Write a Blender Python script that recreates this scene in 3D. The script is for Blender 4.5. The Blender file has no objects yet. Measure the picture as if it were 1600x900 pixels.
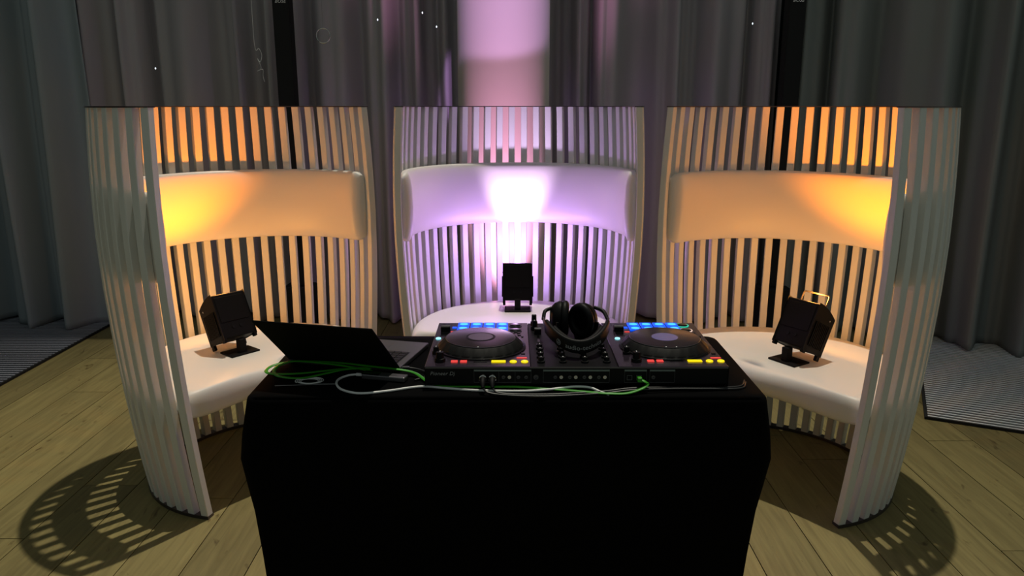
import bpy, bmesh, math, random
from math import sin, cos, pi, radians, sqrt
from mathutils import Vector, Matrix

random.seed(7)
S = bpy.context.scene
COL = S.collection

# ------------------------------------------------------------------ camera
CAM_H = 1.40
cd = bpy.data.cameras.new('camera')
cam = bpy.data.objects.new('camera', cd)
COL.objects.link(cam)
cd.sensor_width = 36.0
cd.lens = 36.0 * 1202.0 / 1600.0
cd.clip_start = 0.02
cam.location = (0, 0, CAM_H)
cam.rotation_euler = (radians(90) - math.atan(285.0 / 1202.0), 0, 0)
S.camera = cam

# ------------------------------------------------------------------ world, key light, exposure
W = bpy.data.worlds.new('room_ambience')
S.world = W
W.use_nodes = True
W.node_tree.nodes['Background'].inputs[0].default_value = (0.86, 1.0, 0.92, 1)
W.node_tree.nodes['Background'].inputs[1].default_value = 0.14


def spot(name, loc, target, energy, color, size, blend, radius, parent=None):
    l = bpy.data.lights.new(name, 'SPOT')
    l.energy = energy
    l.color = color
    l.spot_size = radians(size)
    l.spot_blend = blend
    l.shadow_soft_size = radius
    o = bpy.data.objects.new(name, l)
    COL.objects.link(o)
    o.location = loc
    d = Vector(target) - Vector(loc)
    o.rotation_euler = d.to_track_quat('-Z', 'Y').to_euler()
    if parent:
        o.parent = parent
    return o


# high overhead spotlight of the hall: casts the slat pattern on the floor
spot('ceiling_spotlight', (1.3, 5.4, 16.0), (-0.7, 2.2, 0), 5700, (1.0, 0.94, 0.78), 27, 1.0, 0.10)
# pink lamp on the floor washing up the column, and a hall spot pooling on its upper part
spot('column_floor_lamp', (-0.03, 3.93, 0.12), (-0.047, 4.26, 1.6), 260, (1.0, 0.42, 0.72), 60, 1.0, 0.05)
spot('column_pool_spotlight', (0.3, 0.2, 4.6), (-0.047, 4.2, 1.98), 760, (0.80, 0.45, 1.0), 7.0, 0.25, 0.02)

VS = S.view_settings
VS.view_transform = 'Standard'
VS.look = 'None'
VS.gamma = 1.0
VS.use_curve_mapping = False
VS.exposure = 0.0


# ------------------------------------------------------------------ materials
def srgb(r, g, b):
    f = lambda c: (c / 255.0 / 12.92) if c <= 10 else ((c / 255.0 + 0.055) / 1.055) ** 2.4
    return (f(r), f(g), f(b), 1)


def mat(name, col, rough=0.5, metal=0.0, emit=None, estr=0.0, bump=0.0, bscale=200, spec=0.5, sheen=0.0):
    m = bpy.data.materials.new(name)
    m.use_nodes = True
    nt = m.node_tree
    b = nt.nodes['Principled BSDF']
    b.inputs['Base Color'].default_value = col
    b.inputs['Roughness'].default_value = rough
    b.inputs['Metallic'].default_value = metal
    b.inputs['Specular IOR Level'].default_value = spec
    if sheen:
        b.inputs['Sheen Weight'].default_value = sheen
    if emit:
        b.inputs['Emission Color'].default_value = emit
        b.inputs['Emission Strength'].default_value = estr
    if bump:
        tc = nt.nodes.new('ShaderNodeTexCoord')
        n = nt.nodes.new('ShaderNodeTexNoise')
        n.inputs['Scale'].default_value = bscale
        n.inputs['Detail'].default_value = 4
        bp = nt.nodes.new('ShaderNodeBump')
        bp.inputs['Strength'].default_value = bump
        bp.inputs['Distance'].default_value = 0.002
        nt.links.new(tc.outputs['Object'], n.inputs['Vector'])
        nt.links.new(n.outputs['Fac'], bp.inputs['Height'])
        nt.links.new(bp.outputs['Normal'], b.inputs['Normal'])
    return m


def ramp_mat(name, c1, c2, scale, vec_scale, rough, bump=0.0, detail=5, spec=0.5):
    m = mat(name, c1, rough, spec=spec)
    nt = m.node_tree
    b = nt.nodes['Principled BSDF']
    tc = nt.nodes.new('ShaderNodeTexCoord')
    mp = nt.nodes.new('ShaderNodeMapping')
    mp.inputs['Scale'].default_value = vec_scale
    n = nt.nodes.new('ShaderNodeTexNoise')
    n.inputs['Scale'].default_value = scale
    n.inputs['Detail'].default_value = detail
    r = nt.nodes.new('ShaderNodeValToRGB')
    r.color_ramp.elements[0].position = 0.3
    r.color_ramp.elements[1].position = 0.7
    r.color_ramp.elements[0].color = c1
    r.color_ramp.elements[1].color = c2
    nt.links.new(tc.outputs['Object'], mp.inputs['Vector'])
    nt.links.new(mp.outputs['Vector'], n.inputs['Vector'])
    nt.links.new(n.outputs['Fac'], r.inputs['Fac'])
    nt.links.new(r.outputs['Color'], b.inputs['Base Color'])
    if bump:
        bp = nt.nodes.new('ShaderNodeBump')
        bp.inputs['Strength'].default_value = bump
        bp.inputs['Distance'].default_value = 0.003
        nt.links.new(n.outputs['Fac'], bp.inputs['Height'])
        nt.links.new(bp.outputs['Normal'], b.inputs['Normal'])
    return m


def wood_mat():
    m = mat('oak_plank', srgb(150, 132, 92), 0.55)
    nt = m.node_tree
    L = nt.links
    b = nt.nodes['Principled BSDF']
    geo = nt.nodes.new('ShaderNodeNewGeometry')
    oi = nt.nodes.new('ShaderNodeObjectInfo')
    add = nt.nodes.new('ShaderNodeVectorMath')
    add.operation = 'ADD'
    mul = nt.nodes.new('ShaderNodeMath')
    mul.operation = 'MULTIPLY'
    mul.inputs[1].default_value = 37.0
    L.new(oi.outputs['Random'], mul.inputs[0])
    L.new(geo.outputs['Position'], add.inputs[0])
    L.new(mul.outputs[0], add.inputs[1])
    mp = nt.nodes.new('ShaderNodeMapping')
    mp.inputs['Scale'].default_value = (14, 0.9, 6)
    L.new(add.outputs[0], mp.inputs['Vector'])
    n1 = nt.nodes.new('ShaderNodeTexNoise')
    n1.inputs['Scale'].default_value = 3.0
    n1.inputs['Detail'].default_value = 8
    n1.inputs['Distortion'].default_value = 1.2
    L.new(mp.outputs['Vector'], n1.inputs['Vector'])
    r = nt.nodes.new('ShaderNodeValToRGB')
    r.color_ramp.elements[0].position = 0.28
    r.color_ramp.elements[1].position = 0.72
    r.color_ramp.elements[0].color = srgb(122, 109, 66)
    r.color_ramp.elements[1].color = srgb(150, 136, 86)
    L.new(n1.outputs['Fac'], r.inputs['Fac'])
    # knots and scars
    mp2 = nt.nodes.new('ShaderNodeMapping')
    mp2.inputs['Scale'].default_value = (5, 2.2, 3)
    L.new(add.outputs[0], mp2.inputs['Vector'])
    v = nt.nodes.new('ShaderNodeTexNoise')
    v.inputs['Scale'].default_value = 2.4
    v.inputs['Detail'].default_value = 3
    v.inputs['Distortion'].default_value = 2.0
    L.new(mp2.outputs['Vector'], v.inputs['Vector'])
    r2 = nt.nodes.new('ShaderNodeValToRGB')
    r2.color_ramp.elements[0].position = 0.24
    r2.color_ramp.elements[1].position = 0.34
    r2.color_ramp.elements[0].color = (0.45, 0.38, 0.30, 1)
    r2.color_ramp.elements[1].color = (1, 1, 1, 1)
    L.new(v.outputs['Fac'], r2.inputs['Fac'])
    mx = nt.nodes.new('ShaderNodeMixRGB')
    mx.blend_type = 'MULTIPLY'
    mx.inputs[0].default_value = 1.0
    L.new(r.outputs['Color'], mx.inputs[1])
    L.new(r2.outputs['Color'], mx.inputs[2])
    hsv = nt.nodes.new('ShaderNodeHueSaturation')
    mr = nt.nodes.new('ShaderNodeMapRange')
    mr.inputs[3].default_value = 0.82
    mr.inputs[4].default_value = 1.10
    L.new(oi.outputs['Random'], mr.inputs[0])
    L.new(mr.outputs[0], hsv.inputs['Value'])
    L.new(mx.outputs[0], hsv.inputs['Color'])
    L.new(hsv.outputs[0], b.inputs['Base Color'])
    bp = nt.nodes.new('ShaderNodeBump')
    bp.inputs['Strength'].default_value = 0.15
    bp.inputs['Distance'].default_value = 0.002
    L.new(n1.outputs['Fac'], bp.inputs['Height'])
    L.new(bp.outputs['Normal'], b.inputs['Normal'])
    return m


M = {}
M['wood'] = wood_mat()
M['subfloor'] = mat('subfloor_dark', srgb(30, 24, 16), 0.9)
M['wall'] = mat('dark_wall', srgb(16, 17, 18), 0.6)
M['slat'] = ramp_mat('white_lacquered_slat', srgb(214, 216, 212), srgb(228, 228, 224), 6, (1, 1, 0.3), 0.42, 0.02)
M['leather'] = mat('white_leatherette', srgb(226, 222, 216), 0.42, bump=0.05, bscale=400)
M['darkmetal'] = mat('dark_rim_metal', srgb(90, 84, 84), 0.28, 0.8)
M['column'] = mat('white_column_plaster', srgb(205, 200, 196), 0.7, bump=0.03, bscale=60)
M['curtain'] = ramp_mat('grey_curtain_cloth', srgb(174, 167, 176), srgb(186, 182, 186), 3, (1, 1, 0.15), 0.8, 0.0, spec=0.25)
M['curtain_cool'] = ramp_mat('cool_grey_curtain_cloth', srgb(150, 162, 170), srgb(168, 174, 182), 3, (1, 1, 0.15), 0.8, 0.0, spec=0.25)
M['curtain_dark'] = ramp_mat('dark_grey_curtain_cloth', srgb(136, 142, 140), srgb(152, 152, 152), 3, (1, 1, 0.15), 0.8, 0.0, spec=0.25)
M['cloth'] = mat('black_tablecloth', (0.0022, 0.0022, 0.0026, 1), 0.95, spec=0.05, bump=0.1, bscale=500)
M['wood_under'] = mat('table_board', srgb(60, 50, 40), 0.7)
M['black'] = mat('black_plastic', (0.0025, 0.0025, 0.003, 1), 0.5, spec=0.18)
M['blackgloss'] = mat('black_gloss', (0.004, 0.004, 0.0045, 1), 0.12, spec=0.5)
M['rubber'] = mat('black_rubber', (0.003, 0.003, 0.0035, 1), 0.6, spec=0.2)
M['leatherblack'] = mat('black_ear_leather', (0.003, 0.003, 0.0035, 1), 0.5, spec=0.22)
M['fixture'] = mat('uplight_housing', (0.003, 0.002, 0.0022, 1), 0.55, spec=0.15)
M['plate'] = mat('controller_plate', (0.055, 0.040, 0.060, 1), 0.17, 0.55, spec=0.7)
M['mixplate'] = mat('mixer_plate', (0.003, 0.0027, 0.004, 1), 0.5, spec=0.15)
M['jogtop'] = mat('jog_platter', (0.065, 0.048, 0.058, 1), 0.2, 0.6, spec=0.7)
M['chrome'] = mat('chrome', (0.7, 0.7, 0.7, 1), 0.18, 1.0)
M['gunmetal'] = mat('gunmetal', (0.12, 0.12, 0.13, 1), 0.35, 0.9)
M['white'] = mat('white_print', (0.95, 0.95, 0.95, 1), 0.5)
M['greyprint'] = mat('grey_print', (0.30, 0.30, 0.31, 1), 0.5)
M['dimprint'] = mat('dim_print', (0.10, 0.10, 0.105, 1), 0.5)
M['greenbar'] = mat('grey_green_strip', (0.16, 0.20, 0.19, 1), 0.5)
M['pad'] = mat('blue_pad', (0.0, 0.02, 0.3, 1), 0.4, emit=(0.0, 0.10, 1.0, 1), estr=1.0)
M['padhot'] = mat('blue_pad_core', (0.0, 0.1, 0.5, 1), 0.4, emit=(0.05, 0.42, 1.0, 1), estr=1.7)
M['red'] = mat('red_button', (0.3, 0.02, 0.02, 1), 0.4, emit=(1.0, 0.07, 0.06, 1), estr=0.7)
M['yellow'] = mat('yellow_button', (0.5, 0.4, 0.0, 1), 0.4, emit=(1.0, 0.75, 0.0, 1), estr=0.85)
M['cyan'] = mat('cyan_led', (0.3, 0.6, 0.7, 1), 0.4, emit=(0.35, 0.9, 1.0, 1), estr=1.0)
M['greenled'] = mat('green_led', (0.0, 0.4, 0.3, 1), 0.4, emit=(0.03, 0.65, 0.42, 1), estr=0.9)
M['whiteled'] = mat('warm_white_led', (0.5, 0.4, 0.35, 1), 0.4, emit=(1.0, 0.75, 0.65, 1), estr=0.6)
M['jogdisplay'] = mat('jog_display', (0.08, 0.07, 0.12, 1), 0.2, emit=(0.2, 0.16, 0.40, 1), estr=0.3)
M['jogcentre'] = mat('jog_centre', (0.10, 0.085, 0.11, 1), 0.3, 0.3)
M['alu'] = mat('space_grey_aluminium', (0.16, 0.155, 0.17, 1), 0.38, 0.75)
M['lid'] = mat('laptop_lid_dark', (0.006, 0.006, 0.006, 1), 0.7, 0.0, spec=0.05)
M['key'] = mat('laptop_key', (0.006, 0.006, 0.008, 1), 0.4)
M['screen'] = mat('laptop_screen', (0.01, 0.01, 0.015, 1), 0.15)
M['green'] = mat('green_cable', (0.035, 0.30, 0.010, 1), 0.4)
M['whitecable'] = mat('white_cable', (0.9, 0.9, 0.9, 1), 0.4)
M['blackcable'] = mat('black_cable', (0.012, 0.012, 0.014, 1), 0.4)
M['matblack'] = mat('mat_black', (0.006, 0.006, 0.007, 1), 0.8)
M['matstrip'] = mat('mat_aluminium', (0.92, 0.93, 0.96, 1), 0.5, 0.0)
M['matstripdark'] = mat('mat_aluminium_dark', (0.34, 0.35, 0.42, 1), 0.5)  # darker, bluer strips for the mat before the cool grey curtain
M['thread'] = mat('thread', (0.12, 0.12, 0.13, 1), 0.5)
M['beadglow'] = mat('bead_glow', (0.8, 0.85, 0.9, 1), 0.3, emit=(0.8, 0.9, 1.0, 1), estr=1.2)  # glint of the hanging beads, put in as emission
M['amberlens'] = mat('amber_lens', (1, 0.5, 0.05, 1), 0.3, emit=(1.0, 0.42, 0.02, 1), estr=6.0)
M['purplelens'] = mat('purple_lens', (0.8, 0.5, 1, 1), 0.3, emit=(0.72, 0.42, 1.0, 1), estr=6.0)


# ------------------------------------------------------------------ helpers
def link(name, me, m=None, parent=None, loc=(0, 0, 0), rot=(0, 0, 0)):
    o = bpy.data.objects.new(name, me)
    COL.objects.link(o)
    if m is not None and me is not None and len(me.materials) == 0:
        me.materials.append(m)
    o.location = loc
    o.rotation_euler = rot
    if parent:
        o.parent = parent
    return o


def tag(o, label=None, cat=None, group=None, kind=None):
    if label: o['label'] = label
    if cat: o['category'] = cat
    if group: o['group'] = group
    if kind: o['kind'] = kind
    return o


def thing(name, label, cat, loc=(0, 0, 0), rz=0.0, group=None):
    o = bpy.data.objects.new(name, None)
    COL.objects.link(o)
    o.empty_display_size = 0.05
    o.location = loc
    o.rotation_euler = (0, 0, rz)
    return tag(o, label, cat, group)


class MB:
    def __init__(s):
        s.v = []
        s.f = []

    def add(s, v, f):
        n = len(s.v)
        s.v += [tuple(p) for p in v]
        s.f += [tuple(i + n for i in q) for q in f]
        return s

    def box(s, x0, x1, y0, y1, z0, z1):
        v = [(x0, y0, z0), (x1, y0, z0), (x1, y1, z0), (x0, y1, z0), (x0, y0, z1), (x1, y0, z1), (x1, y1, z1), (x0, y1, z1)]
        return s.add(v, [(0, 3, 2, 1), (4, 5, 6, 7), (0, 1, 5, 4), (1, 2, 6, 5), (2, 3, 7, 6), (3, 0, 4, 7)])

    def lathe(s, prof, n=32, c=(0, 0, 0), sx=1.0, sy=1.0):
        """prof: list of (r, z) from axis bottom to axis top"""
        base = len(s.v)
        k = len(prof)
        for i in range(n):
            a = 2 * pi * i / n
            for r, z in prof:
                s.v.append((c[0] + r * cos(a) * sx, c[1] + r * sin(a) * sy, c[2] + z))
        for i in range(n):
            j = (i + 1) % n
            for q in range(k - 1):
                s.f.append((base + i * k + q, base + j * k + q, base + j * k + q + 1, base + i * k + q + 1))
        s.f.append(tuple(base + i * k for i in reversed(range(n))))
        s.f.append(tuple(base + i * k + k - 1 for i in range(n)))
        return s

    def tube(s, pts, r, n=8, flat=1.0, closed=False):
        pts = [Vector(p) for p in pts]
        base = len(s.v)
        N = len(pts)
        rr = r if isinstance(r, (list, tuple)) else [r] * N
        prev = None
        for i, p in enumerate(pts):
            if closed:
                t = (pts[(i + 1) % N] - pts[i - 1]).normalized()
            else:
                t = (pts[min(i + 1, N - 1)] - pts[max(i - 1, 0)]).normalized()
            up = Vector((0, 0, 1)) if abs(t.z) < 0.95 else Vector((0, 1, 0))
            if abs(t.z) >= 0.6 and prev is not None:
                up = prev
            a = t.cross(up)
            if a.length < 1e-6:
                a = t.cross(Vector((1, 0, 0)))
            a.normalize()
            b = a.cross(t).normalized()
            prev = b
            for k in range(n):
                w = 2 * pi * k / n
                s.v.append(tuple(p + a * cos(w) * rr[i] * flat + b * sin(w) * rr[i]))
        segs = N if closed else N - 1
        for i in range(segs):
            j = (i + 1) % N
            for k in range(n):
                k2 = (k + 1) % n
                s.f.append((base + i * n + k, base + i * n + k2, base + j * n + k2, base + j * n + k))
        if not closed:
            s.f.append(tuple(base + k for k in reversed(range(n))))
            s.f.append(tuple(base + (N - 1) * n + k for k in range(n)))
        return s

    def xform(s, mx):
        s.v = [tuple(mx @ Vector(p)) for p in s.v]
        return s

    def mesh(s, name, smooth=False, bevel=0.0, seg=2):
        me = bpy.data.meshes.new(name)
        me.from_pydata(s.v, [], s.f)
        bm = bmesh.new()
        bm.from_mesh(me)
        if bevel > 0:
            bmesh.ops.bevel(bm, geom=bm.edges[:], offset=bevel, segments=seg, affect='EDGES', profile=0.5)
        bmesh.ops.recalc_face_normals(bm, faces=bm.faces[:])
        bm.to_mesh(me)
        bm.free()
        if smooth:
            for p in me.polygons:
                p.use_smooth = True
            me.set_sharp_from_angle(angle=radians(40))
        return me

    def build(s, name, m, parent=None, smooth=False, bevel=0.0, seg=2, loc=(0, 0, 0), rot=(0, 0, 0)):
        return link(name, s.mesh(name, smooth, bevel, seg), m, parent, loc, rot)


def spline(pts, per=8):
    P = [Vector(p) for p in pts]
    P = [P[0] * 2 - P[1]] + P + [P[-1] * 2 - P[-2]]
    out = []
    for i in range(1, len(P) - 2):
        p0, p1, p2, p3 = P[i - 1:i + 3]
        for k in range(per):
            t = k / per
            out.append(0.5 * ((2 * p1) + (p2 - p0) * t + (2 * p0 - 5 * p1 + 4 * p2 - p3) * t * t + (3 * p1 - p0 - 3 * p2 + p3) * t ** 3))
    out.append(P[-2])
    return out


def text_mesh(body, size, extrude=0.0, align='LEFT', shear=0.0, spacing=1.0):
    c = bpy.data.curves.new('lettering', 'FONT')
    c.body = body
    c.size = size
    c.extrude = extrude
    c.align_x = align
    c.shear = shear
    c.space_character = spacing
    c.resolution_u = 3
    o = bpy.data.objects.new('lettering_source', c)
    COL.objects.link(o)
    dg = bpy.context.evaluated_depsgraph_get()
    me = bpy.data.meshes.new_from_object(o.evaluated_get(dg))
    bpy.data.objects.remove(o)
    me.materials.clear()
    return me


def interp(tab, x):
    if x <= tab[0][0]: return tab[0][1]
    for (a, va), (b, vb) in zip(tab, tab[1:]):
        if x <= b:
            t = (x - a) / (b - a)
            return va + (vb - va) * t
    return tab[-1][1]


# ------------------------------------------------------------------ floor, walls, column
floor = MB().box(-4.6, 4.6, -0.6, 5.6, -0.06, -0.02).build('floor', M['subfloor'])
tag(floor, kind='structure')
floor['label'] = 'wide oak plank floor running towards the curtains'
PW = 0.2
plank_cache = {}
x = -4.42
rnd = random.Random(3)
while x < 4.4:
    y = -0.6 - rnd.random() * 1.6
    while y < 5.5:
        ln = rnd.choice((1.6, 1.9, 2.2))
        y0, y1 = max(y, -0.6), min(y + ln, 5.5)
        if y1 - y0 > 0.05:
            key = (round(y1 - y0, 2),)
            L = key[0]
            if key not in plank_cache:
                g = 0.0017
                plank_cache[key] = MB().box(-PW / 2 + g, PW / 2 - g, g, L - g, -0.02, 0.0).mesh('plank')
                plank_cache[key].materials.append(M['wood'])
            link('plank', plank_cache[key], None, floor, (x + PW / 2, y0, rnd.uniform(-0.0006, 0.0)))
        y += ln
    x += PW

tag(MB().box(-4.6, 1.95, 5.22, 5.32, 0.0, 3.3).build('wall_back', M['wall']), 'dark wall behind the grey curtains', kind='structure')
wr = MB().box(0, 3.0, 0.36, 0.46, 0.0, 3.3).build('wall_right', M['wall'], loc=(1.80, 4.86, 0), rot=(0, 0, radians(-25)))
tag(MB().box(-4.7, -4.6, 0.8, 5.32, 0.0, 3.3).build('wall_left', M['wall']), 'dark side wall past the cool grey curtain', kind='structure')
tag(wr, 'angled dark wall behind the curtain over the striped mat', kind='structure')

tag(MB().box(-4.6, 4.6, 4.72, 5.6, 3.26, 3.40).build('light_blocker', M['wall']), 'unseen dark board added above the curtain tops to block light', kind='structure')  # unseen board added to keep overhead light off the floor behind the curtains

tag(MB().lathe([(0.255, 0.0), (0.255, 3.2)], 64).build('column', M['column'], smooth=True, loc=(-0.047, 4.45, 0)),
    'round white column lit pink behind the purple-lit chair', 'column', kind='structure')


# ------------------------------------------------------------------ curtains
def curtain(path, waves, m, label, z0=0.012, z1=3.25, seed=0, flare=0.0):
    """path: list of (x,y) ; waves: list of (amp, wavelength, phase)"""
    P = [Vector((a, b)) for a, b in path]
    segs = [(P[i + 1] - P[i]).length for i in range(len(P) - 1)]
    total = sum(segs)
    ns = int(total / 0.013)
    zs = [z0 + (z1 - z0) * t for t in (0, 0.012, 0.05, 0.12, 0.22, 0.34, 0.46, 0.6, 0.75, 0.9, 1.0)]
    r = random.Random(seed)
    warp = [(r.uniform(0.2, 0.5), r.uniform(0.5, 1.3), r.uniform(0, 6.28)) for _ in range(3)]
    mb = MB()
    for iz, z in enumerate(zs):
        h = (z - z0) / (z1 - z0)
        for i in range(ns + 1):
            s = total * i / ns
            q = s
            k = 0
            while k < len(segs) - 1 and q > segs[k]:
                q -= segs[k]
                k += 1
            d = (P[k + 1] - P[k]).normalized()
            p = P[k] + d * q
            n = Vector((d.y, -d.x))
            sw = s + sum(a * 0.10 * sin(2 * pi * s / b + c) for a, b, c in warp)
            off = 0
            for a, lam, ph in waves:
                w = sin(2 * pi * sw / lam + ph + 0.5 * (1 - h) * sin(ph * 3 + s * 2))
                off += a * (w + 0.25 * w * abs(w))
            off *= 1.35 * (1.0 + 0.25 * (1 - h))
            off += 0.012 * sin(9 * s + 6 * h + seed)
            lat = 0.012 * sin(11 * s + 4 * h + seed) * (1 - h) + flare * (1 - h)
            zz = z
            if iz < 2:
                zz = z + 0.008 * sin(s * 14 + seed) + 0.006
            pp = p + n * off + d * lat
            mb.v.append((pp.x, pp.y, zz))
    for iz in range(len(zs) - 1):
        for i in range(ns):
            a = iz * (ns + 1) + i
            mb.f.append((a, a + 1, a + ns + 2, a + ns + 1))
    o = mb.build('curtain', m, smooth=False)
    for p in o.data.polygons: p.use_smooth = True
    md = o.modifiers.new('thickness', 'SOLIDIFY')
    md.thickness = 0.004
    return tag(o, label, 'curtain')


curtain([(-4.3, 4.86), (-2.62, 4.84)], [(0.05, 0.36, 0.4), (0.022, 0.17, 1.2)], M['curtain_cool'],
        'cool grey curtain whose hem hangs over the striped floor mat beside the amber-lit chair', seed=1)
curtain([(-2.67, 5.04), (-1.395, 4.99)], [(0.05, 0.30, 1.0), (0.02, 0.13, 0.2)], M['curtain'],
        'grey curtain between the striped mat and the speaker column on the laptop side', seed=2)
curtain([(-1.36, 4.98), (-0.22, 5.0)], [(0.042, 0.24, 0.7), (0.02, 0.11, 2.0)], M['curtain'],
        'grey curtain between the pink-lit column and the speaker on the laptop side', seed=3)
curtain([(0.12, 5.0), (1.66, 4.96)], [(0.05, 0.29, 2.0), (0.022, 0.12, 0.5)], M['curtain'],
        'grey curtain between the pink-lit column and the speaker on the headphone side', seed=4)
curtain([(1.695, 4.86), (2.47, 4.48), (3.05, 4.22), (4.2, 3.70)], [(0.055, 0.33, 0.3), (0.02, 0.15, 1.0)], M['curtain_dark'],
        'dark grey curtain angled over the larger striped mat', seed=5, flare=0.02)


# ------------------------------------------------------------------ striped floor mats
def floor_mat(name, label, loc, rz, w, d, pitch, strip):
    t = thing(name, label, 'floor mat', loc, rz)
    MB().box(0, w, 0, d, 0.0, 0.006).build('base', M['matblack'], t)
    f = MB()
    f.box(-0.008, 0.0, -0.008, d, 0, 0.012).box(0, w, -0.008, 0.0, 0, 0.012).box(w, w + 0.008, -0.008, d, 0, 0.012)
    f.build('frame', M['matblack'], t)
    s = MB()
    n = int(d / pitch)
    for i in range(n):
        y = (i + 0.5) * pitch
        s.box(0.006, w - 0.006, y - pitch * 0.15, y + pitch * 0.15, 0.006, 0.011)
    o = s.build('strip', M[strip], t)
    o['kind'] = 'stuff'
    o['label'] = 'narrow aluminium strips'
    return t


floor_mat('entrance_mat', 'black floor mat with metal strips in front of the cool grey curtain', (-4.3, 3.55, 0.0005), 0, 1.67, 1.6, 0.033, 'matstripdark')
floor_mat('entrance_mat', 'angled black floor mat with bright metal strips under the dark grey curtain', (1.903, 3.30, 0.0005), radians(-25.5), 1.7, 1.5, 0.033, 'matstrip')


# ------------------------------------------------------------------ slatted barrel chairs
PROF = [(0.0, 0.452), (0.1, 0.466), (0.2, 0.479), (0.35, 0.495), (0.5, 0.508), (0.65, 0.518), (0.8, 0.525), (0.95, 0.528),
        (1.1, 0.526), (1.25, 0.520), (1.4, 0.510)]
R_at = lambda z: interp(PROF, z)
CH = 1.40
SD, SW = 0.028, 0.029          # slat depth and width
PHI = radians(105)
NS = 32


def slat_mesh():
    mb = MB()
    zs = [0.012 + (CH - 0.006 - 0.012) * i / 16 for i in range(17)]
    for z in zs:
        R = R_at(z)
        ro, ri = R, R - SD
        e = 0.002
        w = SW / 2
        # rounded-corner section, local +x is outward
        for a, b in ((ri, -w + e), (ri + e, -w), (ro - e, -w), (ro, -w + e), (ro, w - e), (ro - e, w), (ri + e, w), (ri, w - e)):
            mb.v.append((a, b, z))
    for i in range(len(zs) - 1):
        for k in range(8):
            k2 = (k + 1) % 8
            mb.f.append((i * 8 + k, i * 8 + k2, i * 8 + 8 + k2, i * 8 + 8 + k))
    mb.f.append(tuple(reversed(range(8))))
    mb.f.append(tuple((len(zs) - 1) * 8 + k for k in range(8)))
    return mb.mesh('slat', smooth=True)


def arc_band(r0, r1, z0, z1, phi, n=72):
    mb = MB()
    for i in range(n + 1):
        a = pi / 2 - phi + 2 * phi * i / n
        for r, z in ((r0, z0), (r1, z0), (r1, z1), (r0, z1)):
            mb.v.append((r * cos(a), r * sin(a), z))
    for i in range(n):
        for k in range(4):
            k2 = (k + 1) % 4
            mb.f.append((i * 4 + k, i * 4 + k2, i * 4 + 4 + k2, i * 4 + 4 + k))
    mb.f.append((0, 1, 2, 3))
    mb.f.append((n * 4, n * 4 + 1, n * 4 + 2, n * 4 + 3))
    return mb


def cushion_mesh():
    mb = MB()
    z0, z1 = 0.845, 1.135
    T = 0.050
    phi = PHI - radians(0.5)
    n, k = 96, 28
    for i in range(n + 1):
        u = i / n
        a = pi / 2 - phi + 2 * phi * u
        # pillow-like rounding at both ends
        e = min(u, 1 - u) * 2 * phi * 0.46
        q = min(1.0, e / 0.045)
        g = sqrt(max(0.0, 1 - (1 - q) ** 2))
        g = max(g, 0.02)
        th = T * (0.35 + 0.65 * g) if q > 0 else T * 0.35
        hh = (z1 - z0) / 2 * (0.86 + 0.14 * g)
        zc = (z0 + z1) / 2
        for j in range(k):
            w = 2 * pi * j / k
            cx, cz = cos(w), sin(w)
            px = math.copysign(abs(cx) ** (0.85 if cx < 0 else 0.3), cx)
            pz = math.copysign(abs(cz) ** (0.62 if cx < 0 else 0.4), cz)
            z = zc + pz * hh
            r = R_at(z) - SD - 0.001 - th / 2 + px * th / 2 - 0.006 * (1 - abs(pz)) * (px < 0)
            mb.v.append((r * cos(a), r * sin(a), z))
    for i in range(n):
        for j in range(k):
            j2 = (j + 1) % k
            mb.f.append((i * k + j, i * k + j2, i * k + k + j2, i * k + k + j))
    mb.f.append(tuple(range(k)))
    mb.f.append(tuple(n * k + j for j in range(k)))
    me = mb.mesh('backrest_cushion')
    for p in me.polygons: p.use_smooth = True
    return me


def seat_mesh():
    """round seat whose front is cut to a gently bowed edge"""
    R = R_at(0.42) - SD - 0.004
    prof = [(R, 0.362)]                        # (inset from the edge, height)
    for i in range(15):
        w = -pi / 2 + pi * i / 14
        prof.append((0.055 * (1 - abs(cos(w)) ** 0.75), 0.412 + 0.050 * sin(w)))
    prof += [(R * 0.3, 0.4645), (R * 0.6, 0.468), (R * 0.985, 0.469)]
    prof[0] = (R * 0.985, 0.362)
    n = 120
    mb = MB()
    k = len(prof)
    for i in range(n):
        a = 2 * pi * i / n
        c = -sin(a)                            # towards the opening
        r = R
        if c > 0:
            chord = (0.135 + 0.045 * max(0.0, c) ** 2) / max(c, 1e-3)
            r = (R ** -14 + chord ** -14) ** (-1 / 14)
        for ins, z in prof:
            q = max(r * (1 - ins / R) if ins > 0.06 else r - ins, 0.004)
            mb.v.append((q * cos(a), q * sin(a), z))
    for i in range(n):
        j = (i + 1) % n
        for q in range(k - 1):
            mb.f.append((i * k + q, j * k + q, j * k + q + 1, i * k + q + 1))
    mb.f.append(tuple(i * k for i in reversed(range(n))))
    mb.f.append(tuple(i * k + k - 1 for i in range(n)))
    me = mb.mesh('seat')
    for p in me.polygons: p.use_smooth = True
    return me


SLAT, CUSH, SEAT = slat_mesh(), cushion_mesh(), seat_mesh()
RIM = arc_band(R_at(CH) - SD - 0.003, R_at(CH) + 0.003, CH - 0.006, CH - 0.002, PHI + radians(1.8)).mesh('rim')
BASE = arc_band(R_at(0) - SD - 0.003, R_at(0) + 0.004, 0.0, 0.012, PHI + radians(4.7)).mesh('base_ring')
SLAT.materials.append(M['slat'])
CUSH.materials.append(M['leather'])
SEAT.materials.append(M['leather'])
RIM.materials.append(M['darkmetal'])
BASE.materials.append(M['darkmetal'])


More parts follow.
